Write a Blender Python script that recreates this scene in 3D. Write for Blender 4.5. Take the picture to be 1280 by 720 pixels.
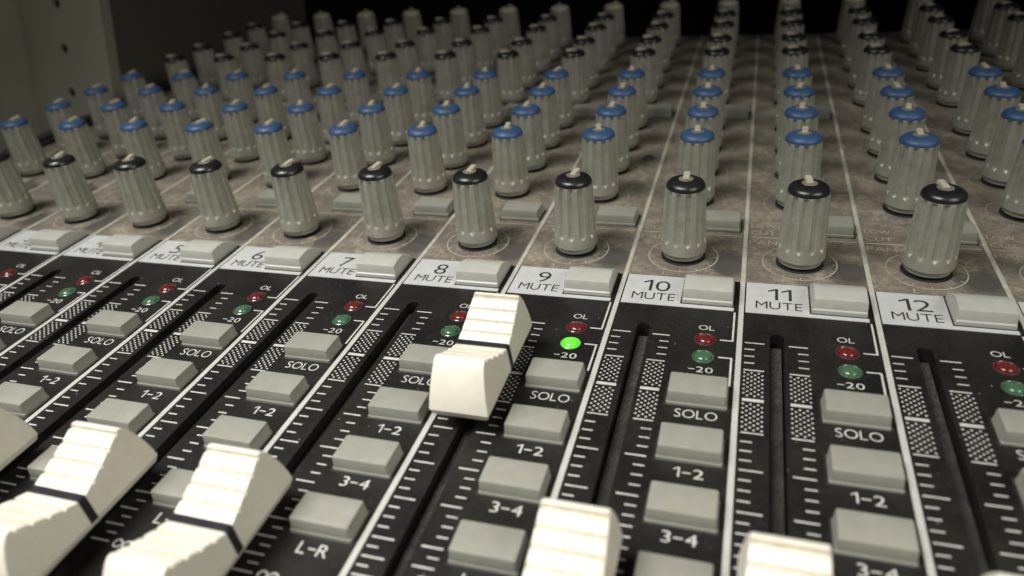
import bpy, bmesh, math, random
from mathutils import Matrix, Vector, Euler
random.seed(7)
for o in list(bpy.data.objects): bpy.data.objects.remove(o)
S = bpy.context.scene
COL = S.collection
mm = 0.001
PITCH = 27.0
# panel frame: x along the channels, y up the strip, z out of the panel (millimetres);
# the console is wedge shaped, so the panel frame leans 15 degrees towards the operator
TILT = math.radians(15)
FRAME = Matrix.Translation((0, 0, 0.088)) @ Matrix.Rotation(TILT, 4, 'X')
def W(x, y, z): return FRAME @ Vector((x*mm, y*mm, z*mm))

# ------------------------------------------------------------------ camera
cam = bpy.data.cameras.new('camera')
cam.sensor_width = 36.0
cam.lens = 25.891
cam.clip_start = 0.005
cam.clip_end = 20
cam_o = bpy.data.objects.new('camera', cam); COL.objects.link(cam_o)
local = Matrix.Translation((24.859*mm, -140.286*mm, 90.314*mm)) @ Euler((math.radians(59.0196), math.radians(4.8364), math.radians(16.6083)), 'XYZ').to_matrix().to_4x4()
cam_o.matrix_world = FRAME @ local
cam.dof.use_dof = True
cam.dof.focus_distance = 0.165
cam.dof.aperture_fstop = 14.5
S.camera = cam_o

# ------------------------------------------------------------------ light
world = bpy.data.worlds.new('World'); S.world = world; world.use_nodes = True
bg = world.node_tree.nodes['Background']
bg.inputs[0].default_value = (0.95, 1.0, 0.92, 1); bg.inputs[1].default_value = 0.018
def area(name, loc, target, size, power, color):
    l = bpy.data.lights.new(name, 'AREA'); l.shape = 'RECTANGLE'
    l.size, l.size_y = size; l.energy = power; l.color = color
    o = bpy.data.objects.new(name, l); COL.objects.link(o)
    o.location = W(*loc)
    d = W(*target) - o.location
    o.rotation_euler = d.to_track_quat('-Z', 'Y').to_euler()
    return o
key = area('ceiling_lamp', (-205, -200, 440), (-60, -102, 0), (0.36, 0.24), 0.93, (1.0, 0.985, 0.95))
key.data.spread = math.radians(55)
area('side_fill', (330, -210, 330), (0, -60, 0), (0.26, 0.26), 0.40, (1.0, 0.965, 0.88)).data.spread = math.radians(85)  # added fill light, brightens the right sides of caps and knobs
S.view_settings.view_transform = 'Standard'
S.view_settings.look = 'None'
S.view_settings.exposure = -0.38
S.view_settings.gamma = 1.0
S.render.engine = 'CYCLES'

# ------------------------------------------------------------------ materials
def new_mat(name):
    m = bpy.data.materials.new(name); m.use_nodes = True
    nt = m.node_tree; b = nt.nodes['Principled BSDF']
    return m, nt, b
def noise(nt, scale, detail=4, rough=0.6, vec=None):
    n = nt.nodes.new('ShaderNodeTexNoise'); n.inputs['Scale'].default_value = scale
    n.inputs['Detail'].default_value = detail; n.inputs['Roughness'].default_value = rough
    if vec is None:
        tc = nt.nodes.new('ShaderNodeTexCoord'); vec = tc.outputs['Object']
    nt.links.new(vec, n.inputs['Vector']); return n
def ramp(nt, fac, stops):
    r = nt.nodes.new('ShaderNodeValToRGB')
    while len(r.color_ramp.elements) < len(stops): r.color_ramp.elements.new(0.5)
    for e, (p, c) in zip(r.color_ramp.elements, stops):
        e.position = p; e.color = (*c, 1) if len(c) == 3 else c
    nt.links.new(fac, r.inputs['Fac']); return r
def mixc(nt, fac, a, b):
    m = nt.nodes.new('ShaderNodeMix'); m.data_type = 'RGBA'
    for v, i in ((fac, 0), (a, 6), (b, 7)):
        if isinstance(v, (int, float)): m.inputs[i].default_value = v
        elif isinstance(v, tuple): m.inputs[i].default_value = (*v, 1)
        else: nt.links.new(v, m.inputs[i])
    return m.outputs[2]
def math_n(nt, op, a, b=None, c=None):
    n = nt.nodes.new('ShaderNodeMath'); n.operation = op
    for i, v in enumerate((a, b, c)):
        if v is None: continue
        if isinstance(v, (int, float)): n.inputs[i].default_value = v
        else: nt.links.new(v, n.inputs[i])
    return n.outputs[0]
def bump(nt, b, h, strength, dist):
    n = nt.nodes.new('ShaderNodeBump'); n.inputs['Strength'].default_value = strength
    n.inputs['Distance'].default_value = dist
    nt.links.new(h, n.inputs['Height']); nt.links.new(n.outputs[0], b.inputs['Normal'])
def plastic(name, col, rough, var=0.12, dirt=None, dirt_amt=0.5, grain=0.15, spec=0.5):
    """moulded plastic: slight unevenness, optional grime, fine grain"""
    m, nt, b = new_mat(name)
    oi = nt.nodes.new('ShaderNodeObjectInfo')
    tc = nt.nodes.new('ShaderNodeTexCoord')
    add = nt.nodes.new('ShaderNodeVectorMath'); add.operation = 'ADD'
    sc = nt.nodes.new('ShaderNodeVectorMath'); sc.operation = 'SCALE'
    cmb = nt.nodes.new('ShaderNodeCombineXYZ')
    for i in range(3): nt.links.new(oi.outputs['Random'], cmb.inputs[i])
    nt.links.new(cmb.outputs[0], sc.inputs[0]); sc.inputs['Scale'].default_value = 3.0
    nt.links.new(tc.outputs['Object'], add.inputs[0]); nt.links.new(sc.outputs[0], add.inputs[1])
    vec = add.outputs[0]
    n = noise(nt, 420, 5, 0.65, vec)
    lo = tuple(c*(1-var) for c in col); hi = tuple(min(1, c*(1+var)) for c in col)
    out = ramp(nt, n.outputs['Fac'], [(0.3, lo), (0.7, hi)]).outputs[0]
    if dirt:
        n2 = noise(nt, 190, 6, 0.7, vec)
        f = ramp(nt, n2.outputs['Fac'], [(0.48, (0, 0, 0)), (0.72, (dirt_amt,)*3)]).outputs[0]
        out = mixc(nt, f, out, dirt)
    nt.links.new(out, b.inputs['Base Color'])
    rr = ramp(nt, n.outputs['Fac'], [(0.25, (rough*0.85,)*3), (0.75, (min(1, rough*1.2),)*3)])
    nt.links.new(rr.outputs[0], b.inputs['Roughness'])
    b.inputs['Specular IOR Level'].default_value = spec
    g = noise(nt, 6000, 2, 0.5, vec)
    bump(nt, b, g.outputs['Fac'], grain, 0.00008)
    return m
M = {}
M['knob'] = plastic('knob_grey', (0.385, 0.38, 0.325), 0.40, 0.10, (0.17, 0.15, 0.11), 0.35)
M['knob'].node_tree.nodes['Principled BSDF'].inputs['Metallic'].default_value = 0.4
M['dusty_centre'] = plastic('centre_dusty', (0.17, 0.15, 0.11), 0.6, 0.2, (0.07, 0.06, 0.05), 0.6)
M['blue'] = plastic('cap_blue', (0.030, 0.072, 0.165), 0.45, 0.10, (0.11, 0.12, 0.13), 0.18)
M['black'] = plastic('cap_black', (0.012, 0.012, 0.013), 0.28, 0.10, (0.05, 0.045, 0.04), 0.3)
M['cream'] = plastic('pointer_cream', (0.40, 0.38, 0.30), 0.45, 0.10, (0.25, 0.22, 0.15), 0.4)
M['button'] = plastic('button_grey', (0.25, 0.247, 0.212), 0.40, 0.06, (0.24, 0.22, 0.16), 0.25)
M['mute'] = plastic('mute_button_grey', (0.39, 0.387, 0.35), 0.42, 0.05, (0.30, 0.28, 0.22), 0.2)
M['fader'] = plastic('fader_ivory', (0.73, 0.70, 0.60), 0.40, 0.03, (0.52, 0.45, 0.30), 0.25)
def groove_grime_shade():
    """ivory plastic with brown grime and painted groove shade along the moulded grip grooves"""
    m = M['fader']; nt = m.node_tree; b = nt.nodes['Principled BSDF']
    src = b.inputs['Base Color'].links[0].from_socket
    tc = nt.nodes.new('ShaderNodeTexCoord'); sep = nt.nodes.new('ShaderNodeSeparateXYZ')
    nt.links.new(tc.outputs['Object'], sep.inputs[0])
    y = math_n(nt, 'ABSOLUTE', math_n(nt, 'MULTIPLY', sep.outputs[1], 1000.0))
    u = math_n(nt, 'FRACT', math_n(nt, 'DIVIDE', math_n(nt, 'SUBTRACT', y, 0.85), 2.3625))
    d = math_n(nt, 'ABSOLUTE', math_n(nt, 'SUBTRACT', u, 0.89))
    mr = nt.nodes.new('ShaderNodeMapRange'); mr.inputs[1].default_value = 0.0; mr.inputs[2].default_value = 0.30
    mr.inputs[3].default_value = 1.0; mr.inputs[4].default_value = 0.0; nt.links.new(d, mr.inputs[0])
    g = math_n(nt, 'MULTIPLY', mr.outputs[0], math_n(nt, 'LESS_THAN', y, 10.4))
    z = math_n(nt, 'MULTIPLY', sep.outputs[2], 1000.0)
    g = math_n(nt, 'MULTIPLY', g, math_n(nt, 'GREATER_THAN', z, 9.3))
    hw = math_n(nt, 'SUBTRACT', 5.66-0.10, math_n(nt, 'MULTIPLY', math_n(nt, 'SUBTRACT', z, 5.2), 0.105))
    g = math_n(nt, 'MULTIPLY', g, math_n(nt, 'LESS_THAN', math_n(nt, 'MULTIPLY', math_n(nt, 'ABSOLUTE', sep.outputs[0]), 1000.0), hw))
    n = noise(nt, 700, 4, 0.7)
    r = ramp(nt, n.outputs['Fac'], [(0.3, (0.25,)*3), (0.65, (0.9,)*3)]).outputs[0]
    nt.links.new(mixc(nt, math_n(nt, 'MULTIPLY', g, r), src, (0.42, 0.355, 0.25)), b.inputs['Base Color'])  # brown tint paints groove shade into the colour along with the grime
groove_grime_shade()
M['fader_line'] = plastic('fader_line_black', (0.012, 0.012, 0.018), 0.4, 0.1)
M['stem'] = plastic('stem_black', (0.02, 0.02, 0.02), 0.5)
M['shaft_shade'] = plastic('shade_dark', (0.012, 0.012, 0.011), 0.7)  # near-black that paints shade under knobs and round buttons
M['chassis'] = plastic('chassis_black', (0.03, 0.03, 0.03), 0.55)
M['print'] = plastic('print_white', (0.47, 0.47, 0.435), 0.6, 0.12, (0.25, 0.23, 0.18), 0.35)
M['print_dim'] = plastic('print_dusty', (0.36, 0.325, 0.26), 0.65, 0.25, (0.18, 0.157, 0.12), 0.75)
M['ring_dim'] = plastic('ring_print_worn', (0.27, 0.245, 0.20), 0.65, 0.25, (0.14, 0.12, 0.09), 1.0)
M['print_black'] = plastic('print_black', (0.02, 0.02, 0.022), 0.5)
M['divider'] = plastic('divider_paint', (0.40, 0.385, 0.32), 0.6, 0.15, (0.22, 0.20, 0.15), 0.5)
M['divider_white'] = plastic('divider_white', (0.41, 0.41, 0.38), 0.6, 0.08, (0.40, 0.37, 0.30), 0.35)
M['label'] = plastic('label_white', (0.44, 0.45, 0.445), 0.5, 0.06, (0.36, 0.34, 0.28), 0.35)
M['screw'] = plastic('screw_dark', (0.05, 0.05, 0.05), 0.4)

def panel_black():
    m, nt, b = new_mat('fader_panel_black')
    n1 = noise(nt, 60, 6, 0.7); n2 = noise(nt, 900, 4, 0.7); n3 = noise(nt, 2600, 2, 0.6)
    base = ramp(nt, n1.outputs['Fac'], [(0.38, (0.0075, 0.007, 0.0066)), (0.78, (0.021, 0.019, 0.0155))]).outputs[0]
    f = ramp(nt, n2.outputs['Fac'], [(0.52, (0, 0, 0)), (0.88, (0.28,)*3)]).outputs[0]
    c = mixc(nt, f, base, (0.075, 0.068, 0.054))
    v = nt.nodes.new('ShaderNodeTexVoronoi'); v.inputs['Scale'].default_value = 330
    tc = nt.nodes.new('ShaderNodeTexCoord'); nt.links.new(tc.outputs['Object'], v.inputs['Vector'])
    sp = math_n(nt, 'LESS_THAN', v.outputs['Distance'], 0.075)
    r = math_n(nt, 'GREATER_THAN', n3.outputs['Fac'], 0.56)
    sp = math_n(nt, 'MULTIPLY', sp, r)
    c = mixc(nt, math_n(nt, 'MULTIPLY', sp, 0.55), c, (0.30, 0.28, 0.23))
    nt.links.new(c, b.inputs['Base Color'])
    b.inputs['Roughness'].default_value = 0.46
    b.inputs['Specular IOR Level'].default_value = 0.25
    bump(nt, b, n3.outputs['Fac'], 0.25, 0.0001)
    return m
M['panel_black'] = panel_black()
def panel_dusty():
    """grey paint under an uneven film of brown dust, rubbed off beside the pan knobs where fingers go"""
    m, nt, b = new_mat('control_panel_dusty')
    tc = nt.nodes.new('ShaderNodeTexCoord')
    n1 = noise(nt, 95, 9, 0.78); n2 = noise(nt, 420, 7, 0.75); n3 = noise(nt, 2200, 3, 0.6)
    dust = ramp(nt, n1.outputs['Fac'], [(0.36, (0.088, 0.079, 0.063)), (0.5, (0.172, 0.148, 0.113)), (0.64, (0.30, 0.26, 0.20))]).outputs[0]
    f2 = ramp(nt, n2.outputs['Fac'], [(0.45, (0, 0, 0)), (0.62, (0.78,)*3)]).outputs[0]
    c = mixc(nt, f2, dust, (0.10, 0.086, 0.066))
    f3 = ramp(nt, n3.outputs['Fac'], [(0.5, (0, 0, 0)), (0.8, (0.4,)*3)]).outputs[0]
    c = mixc(nt, f3, c, (0.40, 0.36, 0.29))
    sep = nt.nodes.new('ShaderNodeSeparateXYZ'); nt.links.new(tc.outputs['Object'], sep.inputs[0])
    x = math_n(nt, 'MULTIPLY', sep.outputs[0], 1000.0); y = math_n(nt, 'MULTIPLY', sep.outputs[1], 1000.0)
    wob = math_n(nt, 'MULTIPLY', math_n(nt, 'SUBTRACT', n2.outputs['Fac'], 0.5), 9.0)
    wob2 = math_n(nt, 'MULTIPLY', math_n(nt, 'SUBTRACT', n1.outputs['Fac'], 0.5), 10.0)
    xm = math_n(nt, 'FLOORED_MODULO', x, PITCH)
    dx = math_n(nt, 'ADD', math_n(nt, 'SUBTRACT', xm, 23.0), wob)
    dy = math_n(nt, 'ADD', math_n(nt, 'SUBTRACT', y, 20.5), wob2)
    d = math_n(nt, 'SQRT', math_n(nt, 'ADD', math_n(nt, 'MULTIPLY', dx, dx), math_n(nt, 'MULTIPLY', math_n(nt, 'MULTIPLY', dy, dy), 0.6)))
    rub = nt.nodes.new('ShaderNodeMapRange'); rub.inputs[1].default_value = 3.0; rub.inputs[2].default_value = 6.2
    rub.inputs[3].default_value = 0.85; rub.inputs[4].default_value = 0.0
    nt.links.new(d, rub.inputs[0])
    c = mixc(nt, rub.outputs[0], c, (0.040, 0.037, 0.034))
    nt.links.new(c, b.inputs['Base Color'])
    b.inputs['Roughness'].default_value = 0.72
    bump(nt, b, n3.outputs['Fac'], 0.5, 0.00025)
    return m
M['panel'] = panel_dusty()
def led_mat(name, col, emit=None, strength=0):
    m, nt, b = new_mat(name)
    b.inputs['Base Color'].default_value = (*col, 1); b.inputs['Roughness'].default_value = 0.14
    b.inputs['Subsurface Weight'].default_value = 0.35; b.inputs['Subsurface Radius'].default_value = (0.001,)*3
    b.inputs['Subsurface Scale'].default_value = 0.8
    b.inputs['Coat Weight'].default_value = 0.4
    b.inputs['Roughness'].default_value = 0.09
    if emit:                                   # the die glows brightest under the middle of the lens
        tc = nt.nodes.new('ShaderNodeTexCoord'); ln = nt.nodes.new('ShaderNodeVectorMath'); ln.operation = 'LENGTH'
        nt.links.new(tc.outputs['Object'], ln.inputs[0])
        d = math_n(nt, 'MULTIPLY', ln.outputs['Value'], 1000/2.2)
        c = ramp(nt, d, [(0.30, (0.30, 1.0, 0.10)), (0.55, (0.10, 0.78, 0.02)), (0.95, (0.03, 0.36, 0.01))])
        nt.links.new(c.outputs[0], b.inputs['Emission Color']); b.inputs['Emission Strength'].default_value = strength
    return m
M['led_red'] = led_mat('led_red', (0.11, 0.016, 0.014))
M['led_green'] = led_mat('led_green', (0.055, 0.12, 0.065))
M['led_lit'] = led_mat('led_green_lit', (0.12, 0.5, 0.05), (0.07, 0.80, 0.015), 0.75)
def felt():
    m, nt, b = new_mat('slot_dust_seal')
    n = noise(nt, 1800, 5, 0.75); n1 = noise(nt, 120, 3)
    a = ramp(nt, n.outputs['Fac'], [(0.35, (0.012, 0.011, 0.010)), (0.78, (0.12, 0.106, 0.083))]).outputs[0]
    f = ramp(nt, n1.outputs['Fac'], [(0.42, (0, 0, 0)), (0.62, (0.9,)*3)]).outputs[0]
    nt.links.new(mixc(nt, f, a, (0.02, 0.018, 0.016)), b.inputs['Base Color'])
    b.inputs['Roughness'].default_value = 0.95
    bump(nt, b, n.outputs['Fac'], 0.8, 0.0004)
    return m
M['felt'] = felt()
def painted_steel(name, col, rough):
    m, nt, b = new_mat(name)
    n = noise(nt, 9, 5, 0.6); n2 = noise(nt, 900, 3)
    c = ramp(nt, n.outputs['Fac'], [(0.3, tuple(v*0.82 for v in col)), (0.7, tuple(v*1.12 for v in col))]).outputs[0]
    nt.links.new(c, b.inputs['Base Color']); b.inputs['Roughness'].default_value = rough
    bump(nt, b, n2.outputs['Fac'], 0.15, 0.0003)
    return m
M['rack'] = painted_steel('rack_paint', (0.30, 0.297, 0.235), 0.5)
M['rack_dark'] = painted_steel('rack_side_paint', (0.085, 0.083, 0.068), 0.6)
M['desk'] = painted_steel('desk_laminate', (0.05, 0.045, 0.04), 0.6)
M['wall'] = painted_steel('dark_wall_paint', (0.012, 0.012, 0.013), 0.9)

# ------------------------------------------------------------------ helpers
def finish(bm, name, mat, smooth=False, angle=None):
    for v in bm.verts: v.co *= mm
    bmesh.ops.recalc_face_normals(bm, faces=bm.faces)
    me = bpy.data.meshes.new(name); bm.to_mesh(me); bm.free()
    me.materials.append(mat)
    if smooth:
        me.shade_smooth()
        if angle: me.set_sharp_from_angle(angle=math.radians(angle))
    return me
def link(name, me, parent=None, loc=(0, 0, 0), rotz=0.0):
    o = bpy.data.objects.new(name, me); COL.objects.link(o)
    o.parent = parent
    o.location = Vector(loc)*mm
    o.rotation_euler = (0, 0, rotz)
    return o
def box(bm, x0, x1, y0, y1, z0, z1):
    v = [bm.verts.new(p) for p in ((x0,y0,z0),(x1,y0,z0),(x1,y1,z0),(x0,y1,z0),(x0,y0,z1),(x1,y0,z1),(x1,y1,z1),(x0,y1,z1))]
    for f in ((3,2,1,0),(4,5,6,7),(0,1,5,4),(1,2,6,5),(2,3,7,6),(3,0,4,7)): bm.faces.new([v[i] for i in f])
def quad(bm, x0, x1, y0, y1, z=0.0):
    bm.faces.new([bm.verts.new(p) for p in ((x0,y0,z),(x1,y0,z),(x1,y1,z),(x0,y1,z))])
def lathe(bm, prof, n=48, cx=0, cy=0, top=True, bottom=True):
    rings = []
    for r, z in prof:
        rings.append([bm.verts.new((cx+r*math.cos(2*math.pi*i/n), cy+r*math.sin(2*math.pi*i/n), z)) for i in range(n)])
    for a, b in zip(rings, rings[1:]):
        for i in range(n): bm.faces.new((a[i], a[(i+1)%n], b[(i+1)%n], b[i]))
    if bottom: bm.faces.new(rings[0][::-1])
    if top: bm.faces.new(rings[-1])
def ring_arc(bm, r, w, a0, a1, n, z=0.0):
    pts = []
    for i in range(n+1):
        a = math.radians(a0+(a1-a0)*i/n)
        pts.append([bm.verts.new((q*math.cos(a), q*math.sin(a), z)) for q in (r-w/2, r+w/2)])
    for p, q in zip(pts, pts[1:]): bm.faces.new((p[0], p[1], q[1], q[0]))
TEXT = {}
def text_mesh(body, w, h, mat, bold=-0.008):
    """lettering as a flat mesh fitted to w x h millimetres, centred on the origin"""
    key = (body, w, h, mat.name)
    if key in TEXT: return TEXT[key]
    parts = []; x = 0.0
    for chr_ in body:
        if chr_ == '1':
            vs = [(0.25, 0), (0.33, 0), (0.33, 0.72), (0.265, 0.72), (0.06, 0.58), (0.06, 0.50), (0.25, 0.62)]
            fs = [tuple(range(7))]
        elif chr_ == '-':
            vs = [(0.0, 0.30), (0.36, 0.30), (0.36, 0.39), (0.0, 0.39)]; fs = [(0, 1, 2, 3)]
        else:
            cu = bpy.data.curves.new('lettering', 'FONT'); cu.body = chr_; cu.size = 1.0
            cu.offset = bold; cu.resolution_u = 5
            o = bpy.data.objects.new('lettering_source', cu); COL.objects.link(o)
            bpy.context.view_layer.update()
            g = bpy.data.meshes.new_from_object(o.evaluated_get(bpy.context.evaluated_depsgraph_get()))
            bpy.data.objects.remove(o)
            vs = [(v.co.x, v.co.y) for v in g.vertices]; fs = [tuple(p.vertices) for p in g.polygons]
        x0 = min(p[0] for p in vs); x1 = max(p[0] for p in vs)
        parts.append(([(p[0]-x0+x, p[1], 0) for p in vs], fs)); x += x1-x0+0.10
    V, F = [], []
    for vs, fs in parts:
        n0 = len(V); V += vs; F += [tuple(k+n0 for k in f) for f in fs]
    me = bpy.data.meshes.new('lettering'); me.from_pydata(V, [], F)
    xs = [v.co.x for v in me.vertices]; ys = [v.co.y for v in me.vertices]
    cx, cy = (min(xs)+max(xs))/2, (min(ys)+max(ys))/2
    sx = w/(max(xs)-min(xs)); sy = h/max(1e-6, (max(ys)-min(ys)))
    for v in me.vertices: v.co = ((v.co.x-cx)*sx*mm, (v.co.y-cy)*sy*mm, 0)
    me.materials.clear(); me.materials.append(mat); me.name = 'lettering'
    TEXT[key] = me
    return me

# ------------------------------------------------------------------ setting: desk and dark wall behind
def world_box(name, x0, x1, y0, y1, z0, z1, mat, bevel=0):
    bm = bmesh.new(); box(bm, x0, x1, y0, y1, z0, z1)
    if bevel: bmesh.ops.bevel(bm, geom=bm.edges[:], offset=bevel, segments=2, affect='EDGES')
    return link(name, finish(bm, name, mat))
d = world_box('desk_top', -900, 700, -330, 620, -30, 0, M['desk'], 2); d['kind'] = 'structure'
w = world_box('back_wall', -1500, 1500, 700, 720, -30, 1500, M['wall']); w['kind'] = 'structure'

# ------------------------------------------------------------------ mixing console
console = bpy.data.objects.new('mixing_console', None); COL.objects.link(console)
console.matrix_world = FRAME
console.empty_display_size = 0.05
console['label'] = 'large audio mixing console with rows of grey knobs, push buttons and ivory faders'
console['category'] = 'mixing console'
CH0, CH1 = 1, 16
def cx(ch): return PITCH*(ch-10)
XL, XR = cx(CH0)-9, cx(CH1+1)+12
YF, YB = -112.0, 254.0
FRAME_I = FRAME.inverted()

# wedge chassis: built from its world-level footprint
def chassis():
    bm = bmesh.new()
    prof = [(YF, -0.6), (YB, -0.6)]
    pts = [Vector((0, y*mm, z*mm)) for y, z in prof]
    f = FRAME @ pts[0]; b = FRAME @ pts[1]
    loop = [f, b, Vector((0, b.y+0.012, b.z-0.015)), Vector((0, b.y+0.012, 0.0005)), Vector((0, f.y-0.003, 0.0005)), Vector((0, f.y-0.004, f.z-0.012))]
    loop = [FRAME_I @ p for p in loop]
    a = [bm.verts.new((XL, p.y/mm, p.z/mm)) for p in loop]; c = [bm.verts.new((XR, p.y/mm, p.z/mm)) for p in loop]
    n = len(loop)
    for i in range(1, n): bm.faces.new((a[i], a[(i+1)%n], c[(i+1)%n], c[i]))    # the panel sheets close the top
    bm.faces.new(a); bm.faces.new(c[::-1])
    return finish(bm, 'chassis', M['chassis'])
link('chassis', chassis(), console)
def cheek(x0, x1):
    bm = bmesh.new(); box(bm, x0, x1, YF-6, YB+6, -30, 3.0)
    bmesh.ops.bevel(bm, geom=bm.edges[:], offset=1.5, segments=3, affect='EDGES')
    return finish(bm, 'side_cheek', M['chassis'], True, 30)
link('side_cheek', cheek(XL-9, XL-0.2), console); link('side_cheek', cheek(XR+0.2, XR+9), console)

SLX, SLW = 7.2, 1.4            # fader slot: centre and half width
SLT, SLB = -7.4, -93.0         # its ends
def fader_panel():
    bm = bmesh.new()
    def arc(c, y, s):
        n = 8
        return [(c+SLW*math.cos(math.pi*i/n)*s, y+SLW*math.sin(math.pi*i/n)*s) for i in range(n+1)]
    x = XL
    ytop = 12.75
    for ch in range(CH0, CH1+1):
        c = cx(ch)+SLX; x1 = cx(ch)+PITCH if ch < CH1 else XR
        x0 = x; x = x1
        hole = arc(c, SLT-SLW, 1) + arc(c, SLB+SLW, -1)       # counter-clockwise from right
        top = [bm.verts.new((px, py, 0)) for px, py in hole]
        low = [bm.verts.new((px, py, -9)) for px, py in hole]
        n = len(hole)
        for i in range(n): bm.faces.new((top[i], low[i], low[(i+1)%n], top[(i+1)%n]))
        bm.faces.new(low)
        A, B, C, D = [bm.verts.new((px, py, 0)) for px, py in ((x0, YF), (x1, YF), (x1, ytop), (x0, ytop))]
        h = n//2
        # right half, left half
        bm.faces.new([C] + [top[i] for i in range(h//2, -1, -1)] + [top[i] for i in range(n-1, n-1-h//2-1+0, -1)] + [B])
        bm.faces.new([A] + [top[i] for i in range(n-1-h//2, h-1, -1)] + [top[i] for i in range(h-1, h//2-1, -1)] + [D])
        bm.faces.new([C, D, top[h//2]]); bm.faces.new([A, B, top[n-1-h//2]])
    bmesh.ops.remove_doubles(bm, verts=bm.verts, dist=1e-4)
    return finish(bm, 'fader_panel', M['panel_black'])
link('fader_panel', fader_panel(), console)
bm = bmesh.new(); box(bm, XL, XR, 12.75, YB, -0.6, 0.0)
link('control_panel', finish(bm, 'control_panel', M['panel']), console)

# ---- shared meshes -------------------------------------------------
def knob_body():
    bm = bmesh.new(); NF = 12; SEG = 10; n = NF*SEG
    zs = [0.9, 1.9, 2.0, 2.35, 3.0, 4.0, 4.6, 4.9, 5.2, 5.5, 5.9, 6.5, 8, 11, 14, 16.5, 17.8, 18.15, 18.4, 18.5]
    def R(z):
        if z < 1.95: return 4.85 + 0.1*(z-0.9)
        if z < 2.3: return 5.30
        return 5.50 - (z-2.0)*0.05
    rings = []
    for z in zs:
        row = []
        for i in range(n):
            u = (i % SEG)/SEG - 0.5                       # -0.5..0.5 across one flute
            r = R(z)
            if z > 18.3: r -= (z-18.3)*0.3
            t = abs(u)/0.30
            if t < 1.0001:
                zend = 4.75 + 1.1*(t**2)
                k = max(0.0, min(1.0, (z-zend)/0.7)); k = k*(2-k)
                k2 = max(0.0, min(1.0, (18.45-z)/0.35))
                r -= 0.62*(1-t**2.2)*k*k2
            a = 2*math.pi*i/n
            row.append(bm.verts.new((r*math.cos(a), r*math.sin(a), z)))
        rings.append(row)
    for a, b in zip(rings, rings[1:]):
        for i in range(n): bm.faces.new((a[i], a[(i+1)%n], b[(i+1)%n], b[i]))
    # rim closes inwards to a shallow seat for the cap
    seat = [bm.verts.new((4.35*math.cos(2*math.pi*i/n), 4.35*math.sin(2*math.pi*i/n), 18.45)) for i in range(n)]
    for i in range(n): bm.faces.new((rings[-1][i], rings[-1][(i+1)%n], seat[(i+1)%n], seat[i]))
    bm.faces.new(seat)
    # shaft collar that carries the knob above the panel
    b0 = [bm.verts.new((3.6*math.cos(2*math.pi*i/n), 3.6*math.sin(2*math.pi*i/n), 0.9)) for i in range(n)]
    for i in range(n): bm.faces.new((rings[0][(i+1)%n], rings[0][i], b0[i], b0[(i+1)%n]))
    bm.faces.new(b0[::-1])
    return finish(bm, 'knob', M['knob'], True, 24)
def cap_ring(mat):
    bm = bmesh.new()
    prof = [(4.50, 18.3), (4.56, 18.6), (4.53, 18.95), (4.36, 19.38), (3.98, 19.8), (3.3, 20.16), (2.4, 20.38), (1.7, 20.44)]
    lathe(bm, prof, 40, bottom=True, top=True)
    return finish(bm, 'cap', mat, True, 50)
def cap_centre():
    bm = bmesh.new()
    lathe(bm, [(1.75, 20.2), (1.72, 20.46), (1.5, 20.53), (1.0, 20.56), (0.4, 20.57)], 28)
    return finish(bm, 'cap_centre', M['dusty_centre'], True, 50)
def pointer():
    bm = bmesh.new()
    w0, w1 = 0.82, 0.70
    lo = [(-w0, -0.5, 20.4), (w0, -0.5, 20.4), (w0, 2.9, 20.1), (-w0, 2.9, 20.1)]
    hi = [(-w1, -0.3, 20.9), (w1, -0.3, 20.9), (w1, 2.8, 21.2), (-w1, 2.8, 21.2)]
    a = [bm.verts.new(p) for p in lo]; b = [bm.verts.new(p) for p in hi]
    for i in range(4): bm.faces.new((a[i], a[(i+1) % 4], b[(i+1) % 4], b[i]))
    bm.faces.new(a[::-1]); bm.faces.new(b)
    bmesh.ops.bevel(bm, geom=bm.edges[:], offset=0.12, segments=2, affect='EDGES')
    return finish(bm, 'pointer', M['cream'], True, 30)
def shaft_shade():
    bm = bmesh.new(); lathe(bm, [(5.4, 0.03), (5.35, 0.14), (3.4, 0.2), (3.4, 1.0)], 32)  # near-black disc at the shaft foot stands in for the knob's contact shadow
    return finish(bm, 'shaft_shade', M['shaft_shade'], True, 40)
ME = dict(knob=knob_body(), blue=cap_ring(M['blue']), black=cap_ring(M['black']), creamcap=cap_ring(M['cream']), centre=cap_centre(), pointer=pointer(), shaft_shade=shaft_shade())

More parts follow.
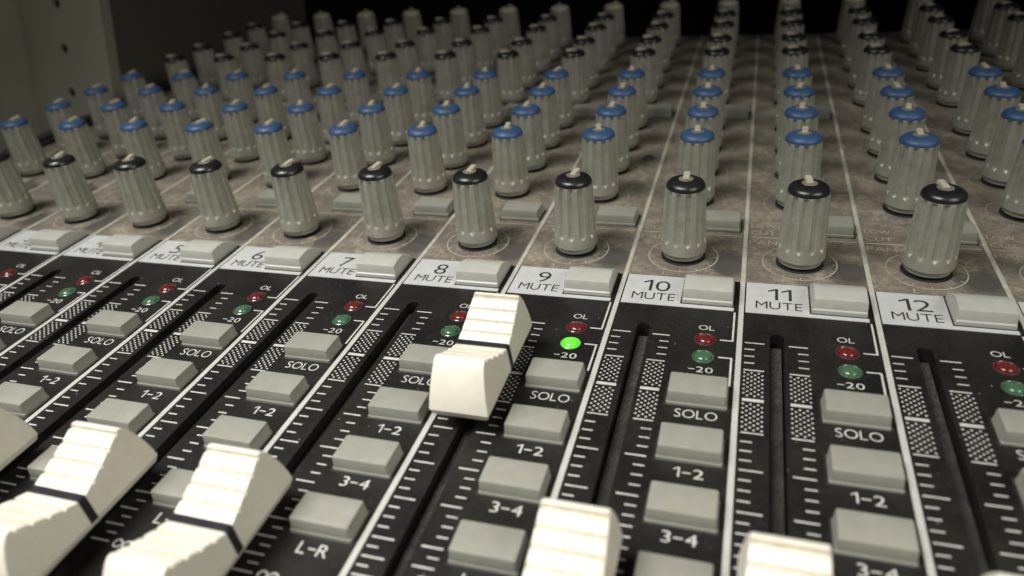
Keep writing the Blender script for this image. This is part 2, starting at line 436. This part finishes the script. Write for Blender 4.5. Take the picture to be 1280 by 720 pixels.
def button(w, dp, h, mat, name, hump=False):
    """moulded key: flared skirt lip, near-vertical sides, slightly crowned top"""
    bm = bmesh.new()
    NX, NY = 8, 10
    def loop(x0, x1, y0, y1, z):
        c = 0.25
        return [bm.verts.new(p) for p in ((x0+c,y0,z),(x1-c,y0,z),(x1,y0+c,z),(x1,y1-c,z),(x1-c,y1,z),(x0+c,y1,z),(x0,y1-c,z),(x0,y0+c,z))]
    hw = w/2
    if not hump:
        sections = [(0.0, 0.0, 0.0), (0.0, 0.0, 0.55), (0.15, 0.17, 0.85), (0.24, 0.28, h-0.26), (0.33, 0.38, h-0.07), (0.55, 0.62, h)]
        ls = [loop(-hw+ix, hw-ix, 0+iy, dp-iy, z) for ix, iy, z in sections]
        for a, b in zip(ls, ls[1:]):
            for i in range(8): bm.faces.new((a[i], a[(i+1) % 8], b[(i+1) % 8], b[i]))
        bm.faces.new(ls[-1]); bm.faces.new(ls[0][::-1])
    else:
        prof = [(0.0, 0.0), (0.0, 0.9), (0.35, 1.15), (0.52, h-0.35), (0.62, h-0.17), (0.90, h-0.08)]
        for k in range(1, 13):
            t = k/12; y = 0.90+(dp-0.90)*t
            prof.append((y, (h-0.1)+0.35*math.sin(math.pi*min(1, t*1.35)) - 2.3*max(0, (t-0.38)/0.62)**2.0))
        prof.append((dp+0.05, 0.0))
        cols = []
        for x, ins in ((-hw, 0.30), (-hw+0.10, 0.10), (-hw+0.30, 0.0), (hw-0.30, 0.0), (hw-0.10, 0.10), (hw, 0.30)):
            col = []
            for y, z in prof:
                col.append(bm.verts.new((x*(1-0.035*z/h), y + (ins*0.6 if y < dp*0.3 else -ins*0.5), max(0, z-ins if z > 0.5 else z))))
            cols.append(col)
        for a, b in zip(cols, cols[1:]):
            for i in range(len(prof)-1): bm.faces.new((a[i], b[i], b[i+1], a[i+1]))
        bm.faces.new(cols[0]); bm.faces.new(cols[-1][::-1])
        bm.faces.new([c[0] for c in cols][::-1] + [c[-1] for c in cols])
    return finish(bm, name, mat, True, 25)
ME['button'] = button(10.9, 6.5, 3.05, M['button'], 'push_button')
ME['small'] = button(10.9, 6.8, 3.0, M['button'], 'push_button')
ME['mute'] = button(11.0, 10.6, 3.6, M['mute'], 'mute_button', True)

def dome(mat):
    bm = bmesh.new()
    pr = [(2.1, 0.03), (2.12, 0.25), (1.98, 0.34), (1.82, 0.12), (1.70, 0.12), (1.66, 0.25)] + [(1.66*math.cos(a), 0.25+0.75*math.sin(a)) for a in [math.radians(x) for x in (15, 30, 45, 60, 75, 86)]]
    lathe(bm, pr, 28)
    return finish(bm, 'level_light', mat, True, 60)
ME['red'] = dome(M['led_red']); ME['green'] = dome(M['led_green']); ME['lit'] = dome(M['led_lit'])
bm = bmesh.new(); lathe(bm, [(2.13, 0.02), (2.35, 0.02), (2.33, 0.14), (2.13, 0.2)], 28, top=False, bottom=False)
ME['bezel'] = finish(bm, 'bezel', M['stem'], True, 40)

# fader cap ------------------------------------------------------------
def hwf(z): return 5.66 - (z-5.2)*0.105
def fader_cap():
    bm = bmesh.new()
    half = []                                  # upper half profile from the index line outwards
    half.append((0.85, 9.75))
    N = 4; L0, L1 = 0.85, 10.3
    def env(y): return 9.75 + 4.35*((y-L0)/(L1-L0))**1.15
    ST = ((0.2, 0.05), (0.5, 0.09), (0.70, 0.06), (0.78, -0.02), (0.85, -0.27), (0.92, -0.30), (0.965, -0.06), (1.0, 0.0))
    for k in range(N):                         # moulded finger steps: narrow tread, rounded riser
        for u, dz in ST:
            y = L0+(L1-L0)*(k+u)/N
            half.append((y, env(y)+dz*1.15))
    half[-1] = (10.25, 14.3)
    half += [(10.7, 14.38), (11.15, 14.25), (11.6, 13.85), (12.3, 12.9), (13.1, 11.4), (13.9, 9.4), (14.5, 7.4), (14.9, 5.2)]
    prof = [(-y, z) for y, z in reversed(half)] + [(0.0, 9.75)] + half
    n = len(prof)
    nrm = []
    for i in range(n):
        a = prof[max(0, i-1)]; b = prof[min(n-1, i+1)]
        t = Vector((b[0]-a[0], b[1]-a[1])).normalized(); nrm.append((-t.y, t.x))
    cols = []
    for side in (-1, 1):
        cc = []
        for e, ins in ((0.0, 0.32), (0.09, 0.10), (0.32, 0.0)):
            col = []
            for (y, z), (ny, nz) in zip(prof, nrm):
                y2 = y-ny*ins if abs(y) > 11 else y
                z2 = max(5.2, z-nz*ins) if abs(y) > 11 else z-ins
                col.append(bm.verts.new((side*(hwf(z2)-e), y2, z2)))
            cc.append(col)
        cols += cc if side < 0 else cc[::-1]
    for a, b in zip(cols, cols[1:]):
        for i in range(n-1): bm.faces.new((a[i], b[i], b[i+1], a[i+1]))
    # side walls: flat strips from the outer column down to the skirt line
    skirt = []; walls = []
    for col in (cols[0], cols[-1]):
        sgn = -1 if col is cols[0] else 1
        base = [col[0]] + [bm.verts.new((sgn*hwf(5.2), v.co.y, 5.2)) for v in col[1:-1]] + [col[-1]]
        for i in range(n-1):
            uniq = []
            for q in (col[i], col[i+1], base[i+1], base[i]):
                if q not in uniq: uniq.append(q)
            walls.append(bm.faces.new(uniq))
        skirt.append(base)
    top_loop = skirt[0] + [c[-1] for c in cols[1:-1]] + skirt[1][::-1] + [c[0] for c in cols[1:-1]][::-1]
    low = [bm.verts.new((v.co.x*0.93, v.co.y*0.975, 4.0)) for v in top_loop]
    m = len(top_loop)
    for i in range(m): bm.faces.new((top_loop[i], top_loop[(i+1) % m], low[(i+1) % m], low[i]))
    bm.faces.new(low)
    bmesh.ops.triangulate(bm, faces=walls)
    me = finish(bm, 'fader_cap', M['fader'], True, 24)
    for p in me.polygons:
        if abs(p.normal.x) > 0.97 and len(p.vertices) == 3: p.use_smooth = False
    return me
def fader_line():
    bm = bmesh.new()
    z0, z1 = 5.0, 9.75; e = 0.10
    path = [(-hwf(z0)-e, z0), (-hwf(z1)-e, z1-0.15), (-hwf(z1)+0.25, z1+e), (hwf(z1)-0.25, z1+e), (hwf(z1)+e, z1-0.15), (hwf(z0)+e, z0)]
    inner = [(-hwf(z0)+0.4, z0), (-hwf(z1)+0.4, z1-0.5), (-hwf(z1)+0.6, z1-0.4), (hwf(z1)-0.6, z1-0.4), (hwf(z1)-0.4, z1-0.5), (hwf(z0)-0.4, z0)]
    rows = []
    for y in (-0.72, 0.72):
        rows.append(([bm.verts.new((x, y, z)) for x, z in path], [bm.verts.new((x, y, z)) for x, z in inner]))
    (o0, i0), (o1, i1) = rows
    for k in range(len(path)-1):
        bm.faces.new((o0[k], o0[k+1], o1[k+1], o1[k])); bm.faces.new((i0[k], i1[k], i1[k+1], i0[k+1]))
        bm.faces.new((o0[k], i0[k], i0[k+1], o0[k+1])); bm.faces.new((o1[k], o1[k+1], i1[k+1], i1[k]))
    for k in (0, -1): bm.faces.new((o0[k], o1[k], i1[k], i0[k]))
    return finish(bm, 'index_line', M['fader_line'])
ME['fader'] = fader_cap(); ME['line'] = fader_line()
bm = bmesh.new(); box(bm, -0.6, 0.6, -4, 4, -7, 4.3); ME['stem'] = finish(bm, 'stem', M['stem'])
# printed fader scale --------------------------------------------------
def fader_scale():
    bm = bmesh.new()
    major = [-11.3, -20.4, -38.4, -47.5, -56.6, -65.0, -73.3, -77.0, -80.4, -83.7]
    minor = []
    for a, b in ((-11.3, -20.4), (-38.4, -47.5), (-47.5, -56.6), (-56.6, -65.0), (-65.0, -73.3)):
        minor += [a+(b-a)*k/4 for k in (1, 2, 3)]
    for a, b in ((-73.3, -77.0), (-77.0, -80.4), (-80.4, -83.7)): minor.append((a+b)/2)
    for y in major:
        quad(bm, 1.0, 4.8, y-0.16, y+0.16); quad(bm, 9.4, 13.0, y-0.16, y+0.16)
    for y in minor:
        quad(bm, 1.0, 2.95, y-0.15, y+0.15); quad(bm, 11.1, 13.0, y-0.15, y+0.15)
    quad(bm, 1.0, 4.8, -29.85, -29.05); quad(bm, 9.4, 13.0, -29.85, -29.05)
    for x0 in (1.0, 9.4):
        for ya in (-21.25, -30.65):
            for c in range(6):
                for r in range(6):
                    x = x0+0.20+0.66*c; y = ya-1.26*r-(0.63 if c % 2 else 0)
                    bm.faces.new([bm.verts.new((x+0.225*math.cos(math.pi*q/4), y+0.225*math.sin(math.pi*q/4), 0)) for q in range(8)])
    return finish(bm, 'fader_scale', M['print'])
ME['scale'] = fader_scale()
def brackets():
    bm = bmesh.new(); t = 0.19
    quad(bm, 23.1, 25.42, -11.3-t, -11.3+t); quad(bm, 25.42, 25.80, -11.3-t, -0.5)
    quad(bm, 23.1, 25.42, -17.3-t, -17.3+t); quad(bm, 25.42, 25.80, -26.2, -17.3+t)
    return finish(bm, 'meter_bracket', M['print'])
ME['bracket'] = brackets()
bm = bmesh.new(); ring_arc(bm, 8.3, 0.30, -235, 55, 60)
for k in range(11):
    a = math.radians(-235+29*k); c, s = math.cos(a), math.sin(a)
    p = [(7.3, -0.13), (8.2, -0.13), (8.2, 0.13), (7.3, 0.13)]
    bm.faces.new([bm.verts.new((x*c-y*s, x*s+y*c, 0)) for x, y in p])
ME['ring'] = finish(bm, 'knob_scale', M['print_dim'])
ME['ring_worn'] = ME['ring'].copy(); ME['ring_worn'].materials.clear(); ME['ring_worn'].materials.append(M['ring_dim'])
bm = bmesh.new(); box(bm, -1.05, 1.05, SLB+1.5, SLT-1.6, -6.0, -2.4); ME['felt'] = finish(bm, 'dust_seal', M['felt'])
bm = bmesh.new(); box(bm, 0.78, 25.35, 0.0, 12.65, 0.0, 0.12); ME['label'] = finish(bm, 'mute_label', M['label'])
bm = bmesh.new(); box(bm, -0.58, 0.46, YF+1, 12.75, 0.0, 0.16); ME['divider'] = finish(bm, 'divider_line', M['divider_white'])
bm = bmesh.new(); box(bm, -0.55, 0.45, 12.75, YB-1, 0.0, 0.15); ME['divider_up'] = finish(bm, 'divider_line', M['divider'])
bm = bmesh.new(); box(bm, 1.0, 25.9, 35.5, 35.85, 0, 0.05); ME['section'] = finish(bm, 'section_line', M['print_dim'])

def cutout_shade(w, d):
    bm = bmesh.new(); quad(bm, -w/2, w/2, -0.35, d+0.3, 0.0)  # flat near-black quad paints the shade in the gap round a button
    return finish(bm, 'cut_out_shade', M['shaft_shade'])
ME['cut'] = cutout_shade(11.7, 6.6); ME['cut_mute'] = cutout_shade(11.6, 10.8)
# ---- populate --------------------------------------------------------
ZP = 0.06
EQ = [56.5, 76.8, 96.7, 117.2]
AUX = [146.0, 166.2, 190.6, 211.6]
def knob(x, y, cap, rot, label=None):
    k = link('knob', ME['knob'], console, (x, y, 0), rot)
    link('cap', ME[cap], k)
    link('cap_centre', ME['centre'], k)
    link('pointer', ME['pointer'], k)
    link('shaft_shade', ME['shaft_shade'], k)
    if label: k['label'] = label
    return k
rr = random.Random(3)
PANROT = {9: -0.22, 12: 0.25, 11: 0.12, 10: 0.0, 8: -0.12, 7: -0.2, 6: -0.25, 5: -0.3}
for ch in range(CH0, CH1+1):
    X = cx(ch)
    link('divider_line', ME['divider'], console, (X, 0, 0))
    link('divider_line', ME['divider_up'], console, (X, 0, 0))
    link('mute_label', ME['label'], console, (X, 0, 0))
    # knobs
    knob(X+12.4, 23.7, 'black', PANROT.get(ch, rr.uniform(-0.3, 0.2)), 'black-capped grey pan knob')
    for y in EQ: knob(X+12.4, y, 'blue', rr.gauss(0, 0.16), 'blue-capped grey equaliser knob')
    for y in AUX: knob(X+12.4, y, 'black', math.radians(118)+rr.gauss(0, 0.10), 'black-capped grey send knob turned fully down')
    knob(X+12.4, 235.5, 'creamcap', rr.uniform(-0.9, 0.9), 'cream-capped grey trim knob')
    for y in [23.7]: link('knob_scale', ME['ring'], console, (X+12.4, y, ZP))
    for y in EQ+AUX+[235.5]: link('knob_scale', ME['ring_worn'], console, (X+12.4, y, ZP))
    link('section_line', ME['section'], console, (X, 0, 0))
    # buttons
    m = link('mute_button', ME['mute'], console, (X+19.65, 1.6, 0.12), rr.uniform(-0.005, 0.005)); link('cut_out_shade', ME['cut_mute'], m, (0, 0, 0.04))
    for y, t in ((-33.3, 'SOLO'), (-47.7, '1-2'), (-61.5, '3-4'), (-75.5, 'L-R')):
        bz = -rr.uniform(0, 0.28)
        pb = link('push_button', ME['button'], console, (X+20.05+rr.uniform(-.08, .08), y+rr.uniform(-.06, .06), bz), rr.uniform(-0.006, 0.006))
        link('cut_out_shade', ME['cut'], pb, (0, 0, 0.04-bz))
    for y in (37.9, 127.6):
        pb = link('push_button', ME['small'], console, (X+20.05, y, 0)); link('cut_out_shade', ME['cut'], pb, (0, 0, 0.04))
    # level lights
    for y, kk, lb in ((-11.7, 'red', 'unlit red overload light'), (-17.75, 'green', 'unlit green level light')):
        if kk == 'green' and ch == 9: kk, lb = 'lit', 'glowing bright green level light of channel 9'
        l = link('level_light', ME[kk], console, (X+20.2, y, 0)); l['label'] = lb
        link('bezel', ME['bezel'], l)
    # fader
    link('dust_seal', ME['felt'], console, (X+SLX, 0, 0))
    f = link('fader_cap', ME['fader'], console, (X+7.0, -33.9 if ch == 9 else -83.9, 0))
    link('index_line', ME['line'], f); link('stem', ME['stem'], f, (0.2, 0, 0))
    # print
    link('fader_scale', ME['scale'], console, (X, 0, ZP))
    link('meter_bracket', ME['bracket'], console, (X, 0, ZP))
    def cap(body, x, y, w, h, mat, z=ZP, bold=-0.008):
        o = link('lettering', text_mesh(body, w, h, M[mat], bold), console, (X+x, y, z)); return o
    s = str(ch)
    nw = {1: 3.1, 2: 6.2}[len(s)]
    if s == '1': nw = 1.4
    if s == '11': nw = 4.9
    cap(s, 7.9, 8.15, nw, 4.7, 'print_black', 0.12+ZP)
    cap('MUTE', 7.65, 3.45, 9.6, 2.9, 'print_black', 0.12+ZP)
    cap('SOLO', 20.2, -35.35, 7.5, 2.25, 'print')
    cap('1-2', 20.2, -50.0, 4.9, 2.2, 'print', bold=-0.002)
    cap('3-4', 20.1, -63.6, 5.3, 2.2, 'print', bold=-0.002)
    cap('L-R', 20.1, -77.75, 5.3, 2.2, 'print', bold=-0.002)
    cap('OL', 20.2, -7.3, 3.2, 1.75, 'print', bold=-0.002)
    cap('-20', 20.0, -21.9, 4.7, 1.75, 'print', bold=-0.002)
    cap('\u221e', 15.7, -83.7, 3.6, 1.7, 'print')
    cap('PAN', 4.2, 32.9, 6.6, 2.2, 'print_dim')
    cap('LOW', 4.2, 42.2, 6.0, 2.0, 'print_dim')
    cap('CUT', 4.2, 38.2, 6.0, 2.0, 'print_dim')
    cap('L', 9.1, 14.3, 1.3, 1.6, 'print_dim')
    cap('R', 16.0, 14.3, 1.4, 1.6, 'print_dim')
link('divider_line', ME['divider'], console, (cx(CH1+1), 0, 0))
bm = bmesh.new()
lathe(bm, [(1.9, 0.02), (1.9, 0.5), (1.7, 0.75), (1.0, 0.8), (0.95, 0.15)], 20)
link('screw', finish(bm, 'screw', M['screw'], True, 40), console, (cx(9)+22.4, 86.8, 0))

# ------------------------------------------------------------------ steel rack standing behind the console's left end
rack = bpy.data.objects.new('equipment_rack', None); COL.objects.link(rack)
rack['label'] = 'olive grey steel rack with a row of mounting holes beside the console'
rack['category'] = 'rack'
P0 = W(-285, 133, 7)
rack.location = (P0.x, P0.y, 0)
def rack_post():
    """folded steel upright; the front flange is pierced by a column of round holes"""
    bm = bmesh.new()
    xa, xb = -24.0, 23.0; H = 620.0; t = 2.0; r = 2.3
    zc = [P0.z/mm + 20.0*k for k in range(-8, 25)]
    zb = [0.0] + [(zc[i]+zc[i+1])/2 for i in range(len(zc)-1) if zc[i] > 15] 
    zz = [z for z in zc if z > 15 and z < H-20]
    n = 16
    edges = [0.0] + [(zz[i]+zz[i+1])/2 for i in range(len(zz)-1)] + [H]
    for y, flip in ((0.0, 0), (t, 1)):
        for z, z0, z1 in zip(zz, edges, edges[1:]):
            ring = [bm.verts.new((r*math.cos(2*math.pi*i/n), y, z+r*math.sin(2*math.pi*i/n))) for i in range(n)]
            c = [bm.verts.new((x, y, q)) for x, q in ((xb, z1), (xa, z1), (xa, z0), (xb, z0))]
            for k in range(4):
                s = k*4+2
                seg = [ring[(s+j) % n] for j in range(5)]
                bm.faces.new([c[k], c[(k+1) % 4]] + seg[::-1])
            if flip == 0:
                back = [bm.verts.new((v.co.x, t, v.co.z)) for v in ring]
                for i in range(n): bm.faces.new((ring[i], back[i], back[(i+1) % n], ring[(i+1) % n]))
    # folded edge towards the operator, return flange, inner flange
    box(bm, xa-t, xa, -60, t, 0, H)
    box(bm, xb, xb+t, 0, 6, 0, H)
    bmesh.ops.remove_doubles(bm, verts=bm.verts, dist=1e-3)
    return finish(bm, 'post', M['rack'])
link('post', rack_post(), rack)
bm = bmesh.new(); box(bm, -150, -26.3, -64, -61, 0, 620); link('side_panel', finish(bm, 'side_panel', M['rack']), rack)
bm = bmesh.new(); box(bm, 23.2, 25.2, 6.2, 170, 0, 620)
link('side_panel', finish(bm, 'side_panel', M['rack_dark']), rack)
